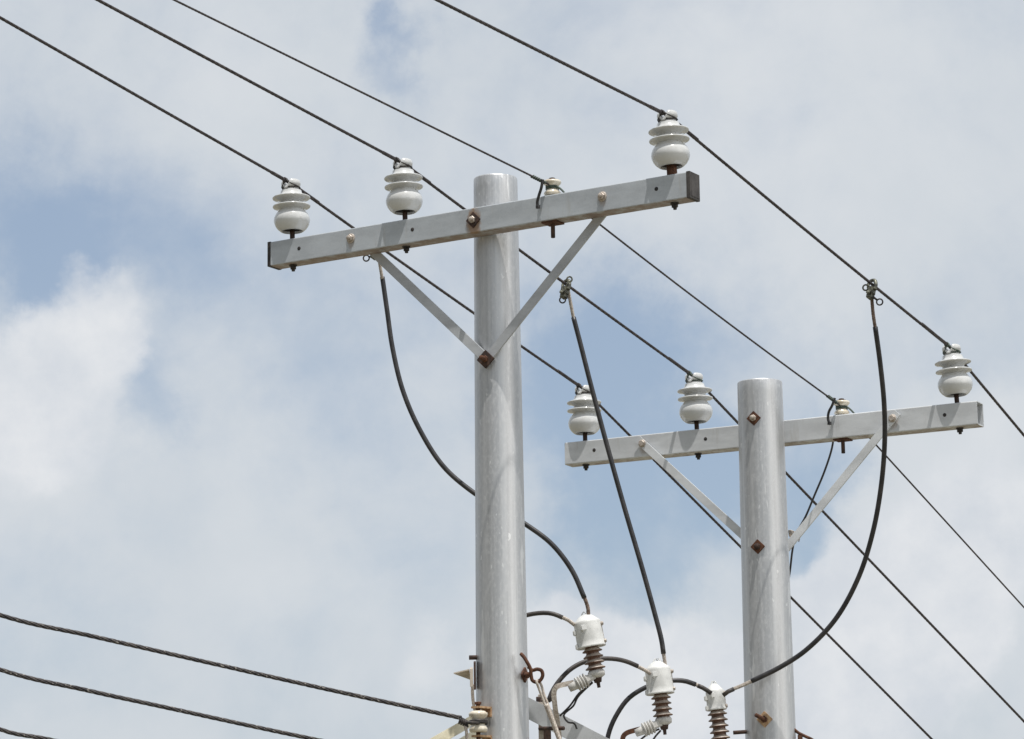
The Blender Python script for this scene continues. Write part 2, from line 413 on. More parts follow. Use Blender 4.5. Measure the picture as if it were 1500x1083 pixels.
# ------------------------------------------------------------------ ground
bm = bmesh.new()
g = 40; S = 1500.0
vs = [[bm.verts.new((-S + 2 * S * i / g, -S + 2 * S * j / g, 0.0)) for j in range(g + 1)] for i in range(g + 1)]
for i in range(g):
    for j in range(g): bm.faces.new((vs[i][j], vs[i + 1][j], vs[i + 1][j + 1], vs[i][j + 1]))
m = Mat('dry_ground', .95); a = m.noise(.35, 8, .65); b = m.noise(3.0, 6, .7)
c = m.mix(m.remap(a, .4, .62), (.19, .165, .125), (.11, .115, .07)); c = m.mix(m.remap(b, .35, .7, 0, .5), c, (.235, .21, .165)); m.color(c); m.bump(b, .5, .05)
gr = obj('ground', bm, m.m); tag(gr, 'dry grassy ground below the power poles', None, None, 'structure'); gr['category'] = 'ground'

# ------------------------------------------------------------------ crossarm frames
class Arm: pass
def make_arm(pl, pr, dmid, h, w):
    a = Arm(); rl, rr = ray(*pl), ray(*pr)
    dl = 2 * dmid / (1 + rl.z / rr.z); dr = dl * rl.z / rr.z
    A, B = C + rl * dl, C + rr * dr
    a.u = (B - A); a.L = a.u.length; a.u.normalize(); a.n = a.u.cross(V((0, 0, 1))).normalized()
    if a.n.dot(C - A) < 0: a.n = -a.n
    a.A = A; a.h = h; a.w = w; a.z = V((0, 0, 1)); return a
def on(a, u, dn=0.0, dz=0.0):      # point: u along, dn forward of the front face, dz above the arm's top
    return a.A + a.u * u + a.n * dn + a.z * dz
def u_at(a, px, dn=0.0, dz=0.0):
    lo, hi = -.5, a.L + .5
    for _ in range(50):
        mid = (lo + hi) / 2
        if proj(on(a, mid, dn, dz))[0] < px: lo = mid
        else: hi = mid
    return (lo + hi) / 2
A1 = make_arm((393, 355), (1009, 251), 12.0, .103, .078)
A2 = make_arm((827, 648.5), (1430.5, 587), 13.28, .103, .086)
for a in (A1, A2): print('arm', a.L, math.degrees(math.atan2(-a.u.y, a.u.x)), proj(on(a, 0, 0, -a.h)), proj(on(a, a.L, 0, -a.h)), proj(on(a, a.L, -a.w, -a.h)), proj(on(a, 0, -a.w, -a.h)))

# ------------------------------------------------------------------ poles
def taper(top, r_top): return lambda z: r_top + (top - z) * 0.0066
def pole_center(a, px, side, r):
    u = u_at(a, px, side, 0); return on(a, u, side, 0), u
R1, R2 = .0885, .0985
# pole 1 stands behind its arm, pole 2 in front of its arm
c1 = on(A1, u_at(A1, 726.5, -A1.w - R1 - .004), -A1.w - R1 - .004)
c2 = on(A2, u_at(A2, 1114.5, R2 + .006), R2 + .006)
def z_at(p, py):
    lo, hi = -2, 20
    for _ in range(50):
        mid = (lo + hi) / 2
        if proj(V((p.x, p.y, mid)))[1] > py: lo = mid
        else: hi = mid
    return lo
TOP1 = z_at(c1, 262); TOP2 = z_at(c2, 560)
print('pole', c1, TOP1, c2, TOP2, proj(V((c1.x, c1.y, TOP1))), proj(V((c1.x, c1.y, z_at(c1, 1083)))), proj(V((c2.x, c2.y, TOP2))), proj(V((c2.x, c2.y, z_at(c2, 1083)))))
rad1, rad2 = taper(TOP1, R1), taper(TOP2, R2)
GALV = M['pole']
def arm_rot(a): return Matrix((a.u, -a.n, a.z)).transposed()
def make_pole(c, top, rad, a, label):
    t = thing('utility_pole', label, 'utility pole', (c.x, c.y, 0), arm_rot(a), 'round steel utility poles with a crossarm')
    bm = bmesh.new(); prof = [(0, top), (rad(top) - .006, top - .0003), (rad(top) - .0015, top - .0015), (rad(top), top - .006)]
    prof += [(rad(z), z) for z in [top - .05 - (top - .05) * i / 30 for i in range(31)]]
    lathe(bm, prof, 72, (c.x, c.y, 0)); obj('shaft', bm, GALV, t)
    return t
t1 = make_pole(c1, TOP1, rad1, A1, 'taller galvanised round pole with the crossarm bolted across its front')
t2 = make_pole(c2, TOP2, rad2, A2, 'shorter galvanised round pole with its crossarm behind it and three diamond washers')

def make_crossarm(a, t, capped, rusty):
    zl = (a.A.z - a.h); inv = MW[t.name].inverted(); halos = []
    for px, hr, hs in (((693.5, .040, .8), (514, .022, .35), (882, .022, .35)) if rusty else ((942, .024, .3), (1308, .024, .3))):
        q = inv @ on(a, u_at(a, px), 0, -a.h * (.5 if hr > .03 else .45) - hr * .25); halos.append((q.x, q.y, q.z, hr, hs))
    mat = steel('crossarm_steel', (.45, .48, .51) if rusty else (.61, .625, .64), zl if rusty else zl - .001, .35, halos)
    bm = bmesh.new(); th = .0045; o = a.A; e = .005
    def ring(u, d):      # rounded rectangle section
        pts = []
        for (cx, cz, s0) in ((-e, -e, 0), (-a.w + e, -e, 1), (-a.w + e, -a.h + e, 2), (-e, -a.h + e, 3)):
            for k in range(4):
                an = math.pi / 2 * (s0 + k / 3); rr = max(e - d, .0008)
                dx, dz = rr * math.cos(an), rr * math.sin(an)
                pts.append(on(a, u, cx + dx, cz + dz))
        return pts
    add_grid(bm, [ring(0.02, th), ring(0.0, th), ring(0.0, 0), ring(a.L * .33, 0), ring(a.L * .66, 0), ring(a.L, 0), ring(a.L, th), ring(a.L - .6, th)], True, False, False, False)
    arm = obj('crossarm', bm, mat, t)
    if capped:
        for u0, s in ((0.0, -1), (a.L, 1)):
            bm = bmesh.new(); box(bm, on(a, u0), a.u * s, a.n, a.z, (-.012, -a.w - .0012, -a.h - .0012), (.004, .0012, .0012), .001)
            box(bm, on(a, u0), a.u * s, a.n, a.z, (.0035, -a.w + .008, -a.h + .008), (.0052, -.008, -.008), .0005)
            obj('end_cap', bm, M['black_steel'] if s < 0 else M['cap_brown'], arm)
    return arm
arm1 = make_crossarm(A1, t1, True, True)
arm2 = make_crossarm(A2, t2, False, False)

def hole(a, px, arm):
    u = u_at(a, px); zz = -a.h * .47
    bm = bmesh.new(); cyl(bm, on(a, u, -.002, zz), on(a, u, .0006, zz), .0082, 20, .02); obj('bolt_hole', bm, M['black_steel'], arm)
for px in (438, 604, 961): hole(A1, px, arm1)
for px in (870, 1033, 1383): hole(A2, px, arm2)
def bolt_on(a, px, frac, arm, mat, r=.013, dn=0.0, washer=True):
    u = u_at(a, px); p = on(a, u, dn, -a.h * frac); bm = bmesh.new()
    if washer: cyl(bm, p, p + a.n * .004, r * 1.55, 20)
    hexa(bm, p + a.n * .004, a.n, r * 1.15, .011, random.random()); cyl(bm, p + a.n * .014, p + a.n * .024, r * .62, 12)
    return obj('bolt', bm, mat, arm)
bolt_on(A1, 514, .42, arm1, M['bolt_metal']); bolt_on(A1, 882, .42, arm1, M['bolt_metal'])

def diamond(p, n, mat_w, mat_b, parent, size=.040, bolt_len=.022, plate=.006, bend=None):
    x, y, z = frame_of(n); d1 = (x + y).normalized(); d2 = (y - x).normalized(); s = size / 2
    bm = bmesh.new(); box(bm, p, d1, d2, V(n).normalized(), (-s, -s, 0), (s, s, plate), .0012); w = obj('washer', bm, mat_w, parent)
    q = V(p) + V(n).normalized() * plate; bm = bmesh.new(); hexa(bm, q, n, .0145, .012, .3)
    ax = V(bend) if bend else V(n).normalized()
    cyl(bm, q + V(n).normalized() * .008, q + V(n).normalized() * .008 + ax.normalized() * bolt_len, .0088, 12); obj('bolt', bm, mat_b, w); return w
u = u_at(A1, 693.5); diamond(on(A1, u, 0, -A1.h * .50), A1.n, M['dark_rust'], M['bolt_metal'], arm1, .048, .014)
# rust bleeding from the washer onto the arm
def pole_face(c, rad, px, py):
    z = z_at(c, py); best = None
    lo, hi = -1.5, 1.5
    base = math.atan2((C - c).y, (C - c).x)
    for _ in range(40):
        mid = (lo + hi) / 2; an = base + mid
        if proj(V((c.x + rad(z) * math.cos(an), c.y + rad(z) * math.sin(an), z)))[0] < px: lo = mid
        else: hi = mid
    an = base + lo; n = V((math.cos(an), math.sin(an), 0))
    z2 = z
    for _ in range(6):
        z2 += (proj(V((c.x, c.y, z2)) + n * rad(z))[1] - py) * 12.0 / FPX
    return V((c.x, c.y, z2)) + n * rad(z2), n
for px, py, bl, mw in ((1104, 613, .020, 'rust'), (1110, 801, .020, 'rust')):
    p, n = pole_face(c2, rad2, px, py); diamond(p - n * .003, n, M[mw], M['bolt_metal' if py < 700 else 'dark_rust'], t2, .046, bl, .009)
p, n = pole_face(c2, rad2, 1120, 1054); diamond(p - n * .003, n, M['rusty_paint'], M['rust'], t2, .050, .05, .009, n + R * -.9 + V((0, 0, .5)))

# ------------------------------------------------------------------ braces
def brace(p_top, p_bot, n, t, width=.038, thick=.008, ang=True, label=None, ext=.025, mat='brace'):
    p_top, p_bot = V(p_top), V(p_bot); d = (p_bot - p_top).normalized(); s = V(n).cross(d).normalized()
    if s.z < 0: s = -s            # s: the upper edge side
    bm = bmesh.new(); L = (p_bot - p_top).length
    box(bm, p_top, d, s, V(n), (-ext, -width / 2, 0), (L + ext, width / 2, thick), .001)
    return obj('brace', bm, M[mat], t)
# front pole: braces bolted behind the arm, meeting on the pole's face
p, n = pole_face(c1, rad1, 715, 527)
off = -A1.w - .007
pt_r = on(A1, u_at(A1, 894, off), off, -A1.h * .55); pt_l = on(A1, u_at(A1, 537, off), off, -A1.h * .55)
n1 = A1.n
zap = p.z
apex = V((c1.x, c1.y, zap)) + n1 * (rad1(zap) + .002)
apex = p + n * .004
b_r = brace(pt_r, apex + n * .001, (n1 + n * .3).normalized(), t1); b_l = brace(pt_l, apex + n * .009, (n1 + n * .3).normalized(), t1)
diamond(p + n * .018 - V((0, 0, .003)), n, M['dark_rust'], M['rust'], t1, .054, .034, .010)
# rear pole: braces on the arm's front face, going behind the pole
zap = z_at(c2, 822)
apex2 = V((c2.x, c2.y, zap)) - A2.n * (rad2(zap) + .008) + A2.n * .002
for px, fr in ((942, .42), (1308, .42)):
    pt = on(A2, u_at(A2, px, .004), .008, -A2.h * fr); b = brace(pt, apex2 + A2.n * .006, A2.n, t2, .036, .008, True, None, .034, 'pale_brace')
    bm = bmesh.new(); q = pt + A2.n * .008; cyl(bm, q - A2.n * .0155, q - A2.n * .008, .014, 16); cyl(bm, q, q + A2.n * .003, .018, 20); hexa(bm, q + A2.n * .003, A2.n, .014, .010, .2); obj('bolt', bm, M['bolt_metal'], b)

# ------------------------------------------------------------------ pin insulators
def make_insulator(label):
    """local frame: z up from the arm's top face, x along the wire"""
    t = thing('pin_insulator', label, 'insulator', (0, 0, 0), None, 'white porcelain pin insulators carrying the thick wires'); W = M['porcelain']
    bm = bmesh.new(); lathe(bm, [(.0415, .050), (.0425, .041), (.0455, .0395), (.050, .0420), (.060, .050), (.0695, .063), (.0745, .078), (.0755, .088), (.0735, .100), (.067, .114), (.057, .126), (.050, .133), (.046, .140), (.044, .146)], 56)
    obj('bell', bm, W, t, True)
    bm = bmesh.new(); lathe(bm, [(.008, .062), (.030, .060), (.0418, .050), (.0424, .0425)], 40); obj('socket', bm, M['black_steel'], t, True)
    for z0 in (.147, .184):
        bm = bmesh.new(); lathe(bm, [(.044, z0 - .024), (.0465, z0 - .0165), (.053, z0 - .0110), (.063, z0 - .0072), (.073, z0 - .0048), (.0772, z0 - .0042), (.0790, z0 - .0010), (.0784, z0 + .0020), (.072, z0 + .0045), (.060, z0 + .008), (.051, z0 + .012), (.046, z0 + .019), (.044, z0 + .026), (.043, z0 + .030)], 56)
        obj('shed', bm, W, t, True)
    def groove(x, y, z):
        if z > .228:
            k = min(1, (z - .228) / .012); z -= k * .026 * math.exp(-((y - .004) / .0135) ** 4)
        return x, y, z
    bm = bmesh.new(); prof = [(.046, .200), (.0445, .206), (.042, .211), (.037, .216), (.033, .222), (.0325, .227), (.035, .2315), (.0395, .236), (.041, .243), (.0402, .251), (.037, .257), (.032, .2605)] + [(.030 - .003 * i, .2612 + .0001 * i) for i in range(10)] + [(0, .262)]
    lathe(bm, prof, 72, warp=groove); obj('head', bm, W, t, True)
    bm = bmesh.new(); lathe(bm, [(.0103, -.10), (.0103, .064), (0, .066)], 18); lathe(bm, [(0, .0003), (.017, .0003), (.017, .004), (0, .0045)], 20)
    pin = obj('pin', bm, M['dark_rust'], t, True)
    return t, pin
WIREDIR = None
LEAN = {428.5: 1.6, 593.5: 2.0, 984.5: 3.2, 857: .6, 1020.5: 1.6, 1401.5: 3.4}
def ins_place(a, px, yaw):
    u = u_at(a, px, -a.w / 2, .05); p = on(a, u, -a.w / 2, 0)
    return Matrix.Translation(p) @ Matrix.Rotation(-math.radians(LEAN[px]), 4, V((0, 1, 0))) @ Matrix.Rotation(yaw, 4, 'Z')
wd_ = (c2 - c1); YAW = math.atan2(wd_.y, wd_.x)
ins_specs = [
    (A1, 428.5, 'white insulator at the left end of the front crossarm, left of the taller pole'),
    (A1, 593.5, 'white insulator on the front crossarm just left of the taller pole top'),
    (A1, 984.5, 'white insulator on a reddish pin at the high right end of the front crossarm'),
    (A2, 857, 'white insulator crossed by a black cable, left end of the rear crossarm'),
    (A2, 1020.5, 'white insulator on the rear crossarm just left of the shorter pole'),
    (A2, 1401.5, 'white insulator on the open right end of the rear crossarm')]
insul = []; anchors = []
proto, pin0 = make_insulator(ins_specs[0][2])
for i, (a, px, lab) in enumerate(ins_specs):
    yaw = YAW + math.radians(19) + random.uniform(-.05, .05)
    if i == 0:
        # the arm's thickness below the pin: nut and stud, same for every copy
        bm = bmesh.new(); lathe(bm, [(0, -A1.h - .0006), (.0165, -A1.h - .0006), (.0165, -A1.h - .005), (0, -A1.h - .005)], 20); hexa(bm, (0, 0, -A1.h - .018), (0, 0, 1), .0135, .013); cyl(bm, (0, 0, -A1.h - .027), (0, 0, -A1.h - .017), .0072, 12)
        MW[pin0.name] = Matrix.Identity(4); obj('nut', bm, M['black_steel'], pin0, True); r = proto; r.matrix_world = ins_place(a, px, yaw); MW[r.name] = r.matrix_world.copy()
    else: r = dup(proto, ins_place(a, px, yaw), lab)
    insul.append(r); anchors.append((MW[r.name] @ V((0, 0, .2475))))
# the right-hand front pin is redder
for ch in list(col.objects):
    if ch.parent == insul[2] and ch.name.startswith('pin'):
        bm = bmesh.new(); lathe(bm, [(.0103, -.10), (.0103, .001), (.0195, .0015), (.0205, .006), (.0195, .058), (.0103, .062)], 24); bmesh.ops.recalc_face_normals(bm, faces=bm.faces[:])
        ch.data = bpy.data.meshes.new('pin'); bm.to_mesh(ch.data); bm.free(); ch.data.materials.clear(); ch.data.materials.append(M['rust']); ch['label'] = 'thick reddish rusty pin'

# ------------------------------------------------------------------ spool insulators on the arms (thin wire)
def make_spool(a, px, label, first):
    u = u_at(a, px, -a.w / 2, .03); b = on(a, u, -a.w / 2, 0)
    t = thing('spool_insulator', label, 'insulator', b, None, 'small spool insulators carrying the thin wire')
    bm = bmesh.new(); lathe(bm, [(x_ * 1.1, y_) for x_, y_ in [(.009, .006), (.024, .006), (.029, .009), (.031, .014), (.028, .021), (.021, .029), (.0195, .036), (.0205, .042), (.027, .049), (.0325, .055), (.033, .061), (.030, .066), (.022, .0675), (.009, .0675)]], 40, b)
    sp = obj('spool', bm, M['cream_porcelain'], t)
    bm = bmesh.new(); cyl(bm, b + V((0, 0, -a.h - .062)), b + V((0, 0, .072)), .0085, 14); lathe(bm, [(0, .0675), (.021, .0675), (.021, .071), (0, .0715)], 24, b); hexa(bm, b + V((0, 0, .070)), (0, 0, 1), .0125, .008)
    bo = obj('bolt', bm, M['dark_rust'], t)
    bm = bmesh.new(); box(bm, b + V((0, 0, -a.h)), a.u, -a.n, a.z, (-.034, -.034, -.006), (.034, .034, -.0006), .001); obj('washer', bm, M['rust'], bo)
    return t, b
sp1, spb1 = make_spool(A1, 809, 'small cream spool insulator on the front crossarm right of the taller pole', True)
sp2, spb2 = make_spool(A2, 1233, 'small white spool insulator on the rear crossarm right of the shorter pole', False)

# ------------------------------------------------------------------ overhead wires
def extend(p, q, k): return V(p) + (V(q) - V(p)) * k
def sag(p, q, n, s):
    return [V(p).lerp(V(q), i / n) - V((0, 0, s * 4 * (i / n) * (1 - i / n))) for i in range(n + 1)]
def wire(label, a1, a2, left_px, right_px, dr, R_, dl=.905, name='power_line', sags=(0, .006, 0)):
    d1 = proj(a1)[2]; d2 = proj(a2)[2]
    pl = P(*left_px, d1 * dl); pr = P(*right_px, d2 * dr)
    pl = extend(a1, pl, 2.2); pr = extend(a2, pr, 2.6 if right_px[0] < 1499 else 3.4)
    pts = sag(pl, a1, 12, sags[0])[:-1] + sag(a1, a2, 12, sags[1])[:-1] + sag(a2, pr, 12, sags[2])
    bm = bmesh.new(); strands(bm, pts, R_, 6, .15 if R_ > .005 else .09, 5, .017 if R_ > .005 else .014)
    o = obj(name, bm, M['conductor']); tag(o, label, 'wire', 'overhead wires tied to both crossarms'); return o, pts
wires = []
W1, wp1 = wire('thick dark wire over the leftmost insulator of each crossarm, dropping behind the taller pole', anchors[0], anchors[3], (0, 26), (1365, 1083), 1.13, .0066)
W2, wp2 = wire('thick dark wire over the middle insulators, just left of both pole tops', anchors[1], anchors[4], (143, 0), (1500, 1057), 1.13, .0066)
W3, wp3 = wire('thick dark wire over the rightmost insulator of each crossarm, clear of both poles', anchors[2], anchors[5], (640, 0), (1500, 638), 1.04, .0066)
s1 = spb1 + V((0, 0, .046)) + A1.n * .022; s2 = spb2 + V((0, 0, .046)) + A2.n * .022
W4, wp4 = wire('thin dark wire tied to the two small spool insulators right of the poles', s1, s2, (255, 0), (1500, 890), 1.12, .0044, .905, sags=(0, .012, 0))
def armor(wobj, pts_a, a, b, r, name='armor_rod', before=.17, after=.17):
    """smooth wrap over the wire each side of a tie"""
    L0 = (V(a) - V(pts_a[0])).normalized(); L1 = (V(b) - V(pts_a[0])).normalized(); c0 = V(pts_a[0])
    bm = bmesh.new(); strands(bm, spline([c0 + L0 * before, c0 + L0 * before * .5, c0, c0 + L1 * after * .5, c0 + L1 * after], 6), r, 9, .11, 5, .008)
    obj(name, bm, M['conductor'], wobj)
for wobj, k, a_, b_, bf, af in ((W1, 0, wp1[0], anchors[3], .12, .17), (W2, 1, wp2[0], anchors[4], .12, .17), (W3, 2, wp3[0], anchors[5], .12, .20),
                                (W1, 3, anchors[0], wp1[-1], .19, .12), (W2, 4, anchors[1], wp2[-1], .19, .12), (W3, 5, anchors[2], wp3[-1], .24, .12)):
    MW[wobj.name] = Matrix.Identity(4); armor(wobj, [anchors[k]], a_, b_, .0078, 'armor_rod', bf, af)
# tie wires round the insulator necks
wire_dir = [anchors[0] - wp1[0], anchors[1] - wp2[0], anchors[2] - wp3[0], anchors[3] - anchors[0], anchors[4] - anchors[1], anchors[5] - anchors[2]]
for k, (ins, an) in enumerate(zip(insul, anchors)):
    mw = MW[ins.name]; bm = bmesh.new(); pts = []
    for i in range(30):
        an_ = 2 * math.pi * i / 29; pts.append(mw @ V((.0355 * math.cos(an_), .0355 * math.sin(an_), .2255 + .0015 * math.sin(3 * an_))))
    tube(bm, pts, .0026, 6)
    for sy in (-1, 1):
        tube(bm, spline([mw @ V((.012, .0365 * sy, .2265)), mw @ V((-.018, .034 * sy, .230)), mw @ V((-.036, .016 * sy, .240)), an - wire_dir[k].normalized() * .036 + V((0, 0, .006))], 5), .0026, 6)
    prev = wire_dir[k].normalized(); x, y, z = frame_of(prev); hel = []
    for i in range(30):
        q = i / 29; a_ = q * 2 * math.pi * 2.5; hel.append(an - prev * (.030 + .014 * q) + (x * math.cos(a_) + y * math.sin(a_)) * .0088)
    tube(bm, hel, .0026, 6)
    obj('tie_wire', bm, M['green_wire'] if k > 3 else M['black_steel'], ins)

def tie_spool(t, b, wire_pts_dir, a, end_px, d, pig):
    """green tie wire wound on a spool, plus the black pigtail hanging off the thin wire"""
    bm = bmesh.new(); pts = []
    for i in range(70):
        an_ = 2 * math.pi * 2.6 * i / 69; pts.append(b + V((.0235 * math.cos(an_), .0235 * math.sin(an_), .030 + .014 * i / 69)))
    tube(bm, pts, .0038, 6)
    dirv = wire_pts_dir.normalized(); start = b + V((0, 0, .046)) + a.n * .022
    hel = []
    for i in range(60):
        q = i / 59; s_ = -.02 - .075 * q; x, y, z = frame_of(dirv); a_ = q * 2 * math.pi * 7
        hel.append(start + dirv * s_ + (x * math.cos(a_) + y * math.sin(a_)) * .0062)
    tube(bm, hel, .0026, 5)
    tube(bm, spline([b + a.n * .024 + V((0, 0, .042)), b + a.u * .022 + a.n * .012 + V((0, 0, .040)), b + a.u * .040 + V((0, 0, .026)), b + a.u * .058 - a.n * .004 + V((0, 0, .004))], 6), .0042, 7)
    obj('tie_wire', bm, M['green_wire'], t)
    bm = bmesh.new(); tube(bm, spline(pig, 8), .0058, 8); hexa(bm, pig[-1] - V((0, 0, .004)), (0, 0, 1), .010, .012)
    obj('wire_tail', bm, M['cable_sheath'], t)
dn = .020
def pig_pt(a, px, py, dn):   # point in the plane dn forward of the arm's face
    r = ray(px, py); k = (a.A + a.n * dn - C).dot(a.n) / r.dot(a.n); return C + r * k
tie_spool(sp1, spb1, s1 - wp4[0], A1, None, None, [pig_pt(A1, 795, 263, .030), pig_pt(A1, 793, 275, .030), pig_pt(A1, 789, 288, .026), pig_pt(A1, 787, 297, .022), pig_pt(A1, 788, 304, .020)])
tie_spool(sp2, spb2, s2 - s1, A2, None, None, [pig_pt(A2, 1223, 583, .030), pig_pt(A2, 1219, 594, .030), pig_pt(A2, 1214, 604, .024), pig_pt(A2, 1213, 614, .020), pig_pt(A2, 1215, 621, .018)])

def at_px(pts, px):
    for p, q in zip(pts, pts[1:]):
        a, b = proj(p)[0], proj(q)[0]
        if a <= px <= b: return p.lerp(q, (px - a) / (b - a))
    return None

# ------------------------------------------------------------------ jumper cables with hot-line clamps
def bare(bm, pts, r): strands(bm, spline(pts, 6), r, 7, .07, 5, .008)
def cable(label, segs, name='jumper_cable', group='black jumper cables hanging from the wires'):
    """segs: list of (part, material, radius, points)"""
    q = segs[0][3][0]; t = thing(name, label, 'cable', q, None, group)
    for part, mat, r, pts in segs:
        bm = bmesh.new()
        if part == 'bare_end': bare(bm, pts, r)
        else:
            tube(bm, resample(spline(pts, 14), .02), r, 14)
        obj(part, bm, M[mat], t)
    return t
def PP(lst, d0, d1):
    n = len(lst) - 1; L = [0]
    for a, b in zip(lst, lst[1:]): L.append(L[-1] + math.hypot(b[0] - a[0], b[1] - a[1]))
    return [P(x, y, d0 + (d1 - d0) * l / L[-1]) for (x, y), l in zip(lst, L)]
def clamp(p, wdir, label, up_eye, low_eye):
    t = thing('wire_clamp', label, 'clamp', p, None, 'bronze wire clamps holding the jumper cables')
    w = V(wdir).normalized(); dn_ = V((0, 0, -1)); dn_ = (dn_ - w * dn_.dot(w)).normalized(); s = w.cross(dn_).normalized()
    if s.dot(C - V(p)) < 0: s = -s
    B = M['clamp_bronze']; bm = bmesh.new()
    # jaw: a hooked casting over the wire with a body below it
    tube(bm, spline([p + s * .020 + dn_ * .030, p + s * .021 + dn_ * .006, p + s * .012 - dn_ * .015, p - s * .006 - dn_ * .017, p - s * .017 - dn_ * .004, p - s * .016 + dn_ * .014], 6), lambda q: .0085 - .002 * q, 10)
    box(bm, p + dn_ * .034, w, s, dn_, (-.017, -.012, -.018), (.017, .016, .016), .004)
    box(bm, p + dn_ * .055, w, s, dn_, (-.010, -.015, -.010), (.021, .010, .010), .003)
    cyl(bm, p + dn_ * .048 + w * .02, p + dn_ * .048 - w * .024, .007, 12)
    obj('clamp_body', bm, B, t)
    mpx = proj(p)[2] / FPX; vw = (C - p).normalized()
    ue = p + R * (up_eye[0] * mpx) - U * (up_eye[1] * mpx) + vw * .016; le = p + R * (low_eye[0] * mpx) - U * (low_eye[1] * mpx) + vw * .010
    bm = bmesh.new(); torus(bm, ue, vw + w * .35, .0118, .0036); h_ = p + vw * .012 + dn_ * .020; cyl(bm, ue + (h_ - ue).normalized() * .0115, h_, .0050, 8)
    obj('upper_eye', bm, B, t)
    bm = bmesh.new(); h_ = p + dn_ * .050 + vw * .006; cyl(bm, h_, le + (h_ - le).normalized() * .0125, .0046, 8); torus(bm, le, vw - w * .35, .0128, .0033)
    obj('eye_screw', bm, M['black_steel'], t)
    return t
# left phase: clamp sits on the wire hidden behind the front arm
pc1 = at_px(wp1, 552); pc2 = at_px(wp2, 829); pc3 = at_px(wp3, 1277)
d1_, d2_, d3_ = proj(pc1)[2], proj(pc2)[2], proj(pc3)[2]
print('clamps', proj(pc1), proj(pc2), proj(pc3))
clamp(pc1, anchors[3] - anchors[0], 'wire clamp hidden behind the front crossarm with only its ring showing below', (-6, 6), (-15.5, 19.5))
clamp(pc2, anchors[4] - anchors[1], 'greenish bronze wire clamp right of the taller pole beside its brace', (5, -7), (-5, 23))
clamp(pc3, anchors[5] - anchors[2], 'bronze wire clamp on the right wire with rings on both sides', (-9, 5), (11.5, 26))
DA1, DA2, DA3 = 12.42, 12.62, 12.80
CR = .0106
cable('black jumper cable curving from the front crossarm behind the taller pole to an arrester', [
    ('bare_end', 'bare_strand', .0075, PP([(552, 362), (556, 385), (560, 409)], d1_, d1_)),
    ('sheath', 'cable_sheath', CR, PP([(560, 406), (567, 455), (575, 510), (590, 572), (615, 630), (650, 684), (694, 722), (735, 747), (771, 769), (808, 797), (838, 836), (856, 876)], d1_ + .01, DA1 + .04)),
    ('bare_end', 'brown_strand', .0085, PP([(855.5, 874), (861, 890), (862, 906)], DA1 + .04, DA1 + .03))])
cable('black jumper cable running nearly straight down between the poles', [
    ('bare_end', 'bare_strand', .0078, PP([(832, 424), (836, 445), (840.5, 468)], d2_, d2_)),
    ('sheath', 'cable_sheath', CR, PP([(840, 465), (850, 503), (865, 562), (889, 652), (915, 745), (940, 830), (958, 895), (969, 938), (972, 958)], d2_, DA2 + .04)),
    ('bare_end', 'bare_strand', .0085, PP([(971.6, 956), (973.5, 967), (975, 982)], DA2 + .04, DA2 + .03))])
cable('black jumper cable with the widest loop hanging in front of the shorter pole', [
    ('bare_end', 'brown_strand', .0078, PP([(1277, 437), (1279, 460), (1282.5, 483)], d3_, d3_)),
    ('sheath', 'cable_sheath', CR, PP([(1282, 479), (1289, 530), (1295, 590), (1296, 645), (1291, 710), (1279, 778), (1258, 845), (1224, 907), (1180, 953), (1140, 979), (1101, 998)], d3_, DA3)),
    ('bare_end', 'bare_strand', .0085, PP([(1103, 997), (1088, 1004), (1073, 1010)], DA3, DA3)),
    ('end_sleeve', 'old_cable_sheath', .0095, PP([(1075, 1009.5), (1067, 1013), (1059, 1019)], DA3, DA3))])
# ground lead of the rear arm
lead = PP([(1222, 630), (1219, 655), (1208, 690), (1193, 726), (1180, 757), (1166, 783), (1161, 805), (1157, 838), (1150, 880), (1146, 960), (1148, 1100), (1150, 1300)], proj(on(A2, .9, -A2.w))[2] - .15, 13.30)
c_ = cable('thin black lead dropping from the rear crossarm and tied to its brace', [('sheath', 'cable_sheath', .0046, lead)], 'ground_lead', 'black leads')
del c_['group']
bm = bmesh.new(); q = P(1162, 784, 13.15)
for k in range(4): torus(bm, q + V((0, 0, .006 * k - .01)) , V((.55, .2, .62 + .1 * k)), .0225, .0024, 18, 6)
tube(bm, spline([q + R * .02, q + R * .027 - U * .01, q + R * .024 - U * .03], 5), .0024, 6); obj('tie_twine', bm, M['guy_strand'], c_)

